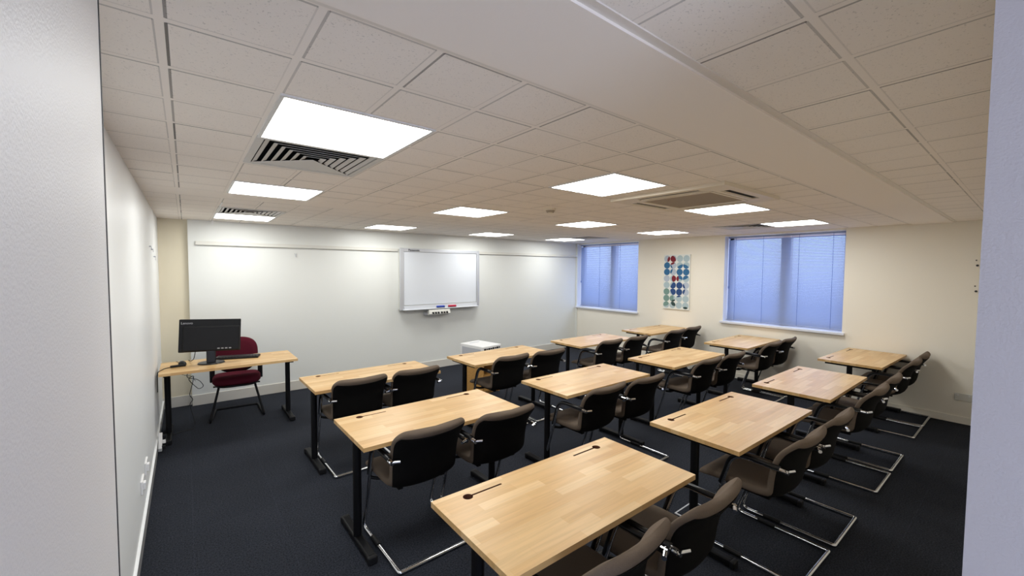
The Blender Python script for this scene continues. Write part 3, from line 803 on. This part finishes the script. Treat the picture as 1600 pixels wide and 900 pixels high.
# ------------------------------------------------------------------ computer desk items
t = thing('monitor', 'black computer monitor seen from behind on the desk', 'monitor', (0.20, 5.61, 0.737), math.radians(-4))
bm = bmesh.new(); bmesh.ops.create_cone(bm, cap_ends=True, segments=40, radius1=0.125, radius2=0.118, depth=0.014, matrix=Matrix.Translation((0, 0, 0.007)) @ Matrix.Diagonal((1.0, 0.82, 1, 1)))
obj('stand_base', bm, MT['gloss_black'], t)
bm = bmesh.new(); bxm(bm, (0, 0.0, 0.105), (0.085, 0.032, 0.20), bev=0.008, rx=-0.05); obj('stand_neck', bm, MT['gloss_black'], t)
scr = obj('screen_housing', box((0, 0, 0), (0.555, 0.030, 0.355), bev=0.008), MT['black_pl'], t, loc=(0.0, 0.035, 0.305), rot=(-0.10, 0.045, 0))
bm = bmesh.new(); bxm(bm, (0.012, -0.024, -0.035), (0.515, 0.034, 0.275), bev=0.014); obj('rear_cover', bm, MT['black_pl'], scr)
obj('display', box((0, 0.0155, 0.005), (0.53, 0.002, 0.32)), MT['gloss_black'], scr)
text('lettering', 'Lenovo', 0.034, MT['text_grey'], scr, (-0.262, -0.0155, 0.125), (PI/2, 0, 0), bold=0.0006)
bm = bmesh.new()
for k in range(4): bxm(bm, (0.075 + k*0.035, -0.047, -0.145), (0.022, 0.002, 0.012))
obj('port', bm, MT['text_grey'], scr)

t = thing('keyboard', 'black keyboard lying on the desk behind the monitor', 'keyboard', (0.46, 5.755, 0.737), math.radians(-17))
bm = bmesh.new(); bxm(bm, (0, 0, 0.011), (0.43, 0.15, 0.018), bev=0.005); obj('case', bm, MT['black_pl'], t)
bm = bmesh.new()
for r in range(5):
    for k in range(14): bxm(bm, (-0.197 + k*0.030, -0.052 + r*0.025, 0.023), (0.025, 0.020, 0.007))
obj('keys', bm, MT['gloss_black'], t)
t = thing('mouse', 'black computer mouse on the left end of the desk', 'mouse', (-0.05, 5.70, 0.737), math.radians(20))
bm = bmesh.new(); bmesh.ops.create_uvsphere(bm, u_segments=20, v_segments=12, radius=1, matrix=Matrix.Translation((0, 0, 0.006)) @ Matrix.Diagonal((0.033, 0.056, 0.034, 1)))
for v in bm.verts: v.co.z = max(v.co.z, 0.0)
obj('body', bm, MT['black_pl'], t, smooth=True)
bm = bmesh.new(); cylm(bm, (-0.004, 0.03, 0.034), (0.004, 0.03, 0.034), 0.009, 12); obj('scroll_wheel', bm, MT['grey_pl'], t)
bm = bmesh.new()
tube(bm, fillet([(-0.245, 5.36, 0.55), (-0.245, 5.40, 0.742), (-0.20, 5.55, 0.742), (-0.15, 5.60, 0.742)], 0.04, 5), 0.0035, 6)
bxm(bm, (-0.085, 5.595, 0.748), (0.13, 0.030, 0.022), rz=0.15, bev=0.005)
tag(obj('power_adapter', bm, MT['black_pl']), 'black cable adapter lying on the left end of the desk', 'adapter')
def wig(pts, r=0.0035):
    bm = bmesh.new(); tube(bm, fillet(pts, 0.05, 5), r, 6); return bm
CAB = [(0.07, 5.60, 0.93), (0.05, 5.615, 0.80), (0.02, 5.80, 0.745), (0.0, 5.935, 0.744), (0.01, 5.96, 0.62), (-0.03, 5.97, 0.53), (0.09, 5.96, 0.50), (0.14, 5.96, 0.41),
       (0.09, 5.96, 0.38), (0.03, 5.95, 0.46), (-0.01, 5.95, 0.52), (0.05, 5.95, 0.56), (0.03, 5.94, 0.45), (0.0, 5.93, 0.33), (0.04, 5.93, 0.28), (0.0, 5.92, 0.24),
       (0.02, 5.90, 0.14), (0.05, 5.84, 0.02), (0.03, 5.72, 0.006), (-0.1, 5.69, 0.006), (-0.21, 5.58, 0.006)]
tag(obj('monitor_cable', wig(CAB), MT['black_pl']), 'black monitor cable knotted under the desk and trailing on the carpet', 'cable')
tag(obj('mouse_cable', wig([(-0.07, 5.76, 0.742), (-0.10, 5.90, 0.742), (-0.11, 5.945, 0.735), (-0.10, 5.96, 0.60), (-0.03, 5.96, 0.56), (0.03, 5.97, 0.545), (0.06, 5.97, 0.48)], 0.0025), MT['black_pl']), 'thin black mouse cable drooping behind the desk', 'cable')
t = thing('power_strip', 'white power strip leaning between the left wall and desk foot', 'power strip', (-0.232, 5.24, 0.0), 0)
bm = bmesh.new(); bxm(bm, (0, 0.0, 0.085), (0.030, 0.22, 0.045), rx=0.45, bev=0.006); obj('body', bm, MT['white_pl'], t)
for k in range(3): obj('plug', box((0.026, -0.07 + k*0.07, 0.085 + (-0.07 + k*0.07)*0.45), (0.03, 0.035, 0.03), bev=0.004), MT['black_pl'] if k != 1 else MT['white_pl'], t)

# maroon visitor chair behind the desk, facing the camera
t = thing('visitor_chair', 'maroon cantilever visitor chair with black frame behind the computer desk', 'chair', (0.465, 6.03, 0), math.radians(176))
def pad(w_, d_, h_, e=0.5, bulge=0.02):
    bm = bmesh.new(); n = 36; rows = []
    for (q, zz) in ((0.70, -1.0), (0.93, -0.92), (1.0, -0.45), (1.0, 0.35), (0.93, 0.86), (0.70, 1.0)):
        ring = []
        for k in range(n):
            a = 2*PI*k/n; c, s = math.cos(a), math.sin(a)
            ring.append(bm.verts.new((math.copysign(abs(c)**e, c)*w_/2*q, math.copysign(abs(s)**e, s)*d_/2*q, zz*h_/2)))
        rows.append(ring)
    for a, b in zip(rows, rows[1:]):
        for k in range(n): bm.faces.new((a[k], a[(k+1) % n], b[(k+1) % n], b[k]))
    bm.faces.new(rows[0]); bm.faces.new(rows[-1]); return bm
obj('seat', pad(0.49, 0.46, 0.10, 0.55), MT['red'], t, smooth=True, loc=(0, 0.04, 0.455), rot=(0.04, 0, 0))
obj('seat_shell', pad(0.44, 0.42, 0.03, 0.6), MT['black_pl'], t, smooth=True, loc=(0, 0.03, 0.398))
obj('backrest', pad(0.47, 0.42, 0.07, 0.72), MT['red'], t, smooth=True, loc=(0, -0.245, 0.700), rot=(PI/2 + 0.14, 0, 0))
obj('back_shell', pad(0.43, 0.43, 0.03, 0.72), MT['black_pl'], t, smooth=True, loc=(0, -0.275, 0.675), rot=(PI/2 + 0.14, 0, 0))
bm = bmesh.new()
tube(bm, fillet([(0.19, -0.10, 0.385), (0.18, 0.16, 0.385), (0.268, 0.27, 0.012), (0.225, -0.26, 0.012), (-0.225, -0.26, 0.012), (-0.268, 0.27, 0.012), (-0.18, 0.16, 0.385), (-0.19, -0.10, 0.385)], (0.05, 0.05, 0.04, 0.04, 0.05, 0.05), 6), 0.0125, 10)
bxm(bm, (0, 0.10, 0.385), (0.47, 0.03, 0.012)); bxm(bm, (0, -0.22, 0.45), (0.06, 0.012, 0.20), rx=0.2)
obj('frame', bm, MT['black'], t, smooth=False)
for s in (-1, 1):
    bm = bmesh.new()
    bxm(bm, (s*0.245, -0.02, 0.545), (0.052, 0.022, 0.25), bev=0.006); bxm(bm, (s*0.225, -0.02, 0.425), (0.09, 0.03, 0.022), bev=0.006); bxm(bm, (s*0.248, 0.02, 0.672), (0.056, 0.24, 0.028), bev=0.012, seg=3)
    obj('armrest', bm, MT['black_pl'], t, smooth=True)

# wood cabinet with the white printer on it, behind the second front-row table
rz = math.radians(10); t = thing('wood_cabinet', 'orange-brown wooden cabinet standing behind the table under the white printer', 'cabinet', (3.405, 5.06, 0), rz)
cw, cd, ch = 0.34, 0.44, 0.50
for s in (-1, 1): obj('side_panel', box((s*(cw/2 - 0.009), 0, ch/2), (0.018, cd, ch)), MT['cab_wood'], t)
obj('top', box((0, 0, ch - 0.009), (cw - 0.036, cd, 0.018)), MT['cab_wood'], t)
obj('back_panel', box((0, cd/2 - 0.006, ch/2), (cw - 0.036, 0.012, ch - 0.03)), MT['cab_wood'], t)
obj('shelf', box((0, 0.01, 0.25), (cw - 0.036, cd - 0.05, 0.016)), MT['cab_wood'], t)
obj('bottom', box((0, 0, 0.05), (cw - 0.036, cd - 0.01, 0.018)), MT['cab_wood'], t)
obj('plinth', box((0, -cd/2 + 0.03, 0.021), (cw - 0.036, 0.015, 0.040)), MT['cab_wood'], t)
t = thing('printer', 'white box-shaped printer on top of the wood cabinet by the front wall', 'printer', (3.385, 5.04, ch), rz)
pw, pd, ph = 0.37, 0.48, 0.20
bm = bmesh.new(); bxm(bm, (0, 0, ph/2 + 0.01), (pw, pd, ph - 0.02), bev=0.008)
obj('body', bm, MT['white_pl'], t)
obj('side_cover', box((-pw/2 - 0.001, 0.0, ph/2 - 0.005), (0.004, pd*0.82, ph*0.66)), MT['grey_pl'], t)
obj('top_recess', box((0.0, 0.13, ph + 0.0005), (pw*0.5, 0.02, 0.003)), MT['grey_pl'], t)
for k in range(8):
    obj('front_slot', box((-0.145 + k*0.0415, -pd/2 - 0.001, ph - 0.040), (0.030 if k % 3 else 0.036, 0.004, 0.018 if k % 2 else 0.026)), MT['black_pl'], t)
for sx in (-1, 1):
    for sy in (-1, 1): obj('foot', box((sx*(pw/2 - 0.04), sy*(pd/2 - 0.04), 0.006), (0.03, 0.03, 0.012)), MT['black_pl'], t)

# floor box lid in the carpet beyond the closest table
t = thing('floor_box', 'dark flush floor socket box in the carpet between the two nearest back-row tables', 'floor box', (2.93, 1.50, 0.0), 0)
obj('lid_frame', box((0, 0, 0.003), (0.26, 0.20, 0.006), bev=0.002), MT['grey_pl'], t)
obj('lid', box((0, 0, 0.005), (0.235, 0.175, 0.008), bev=0.002), MT['carpet'], t)
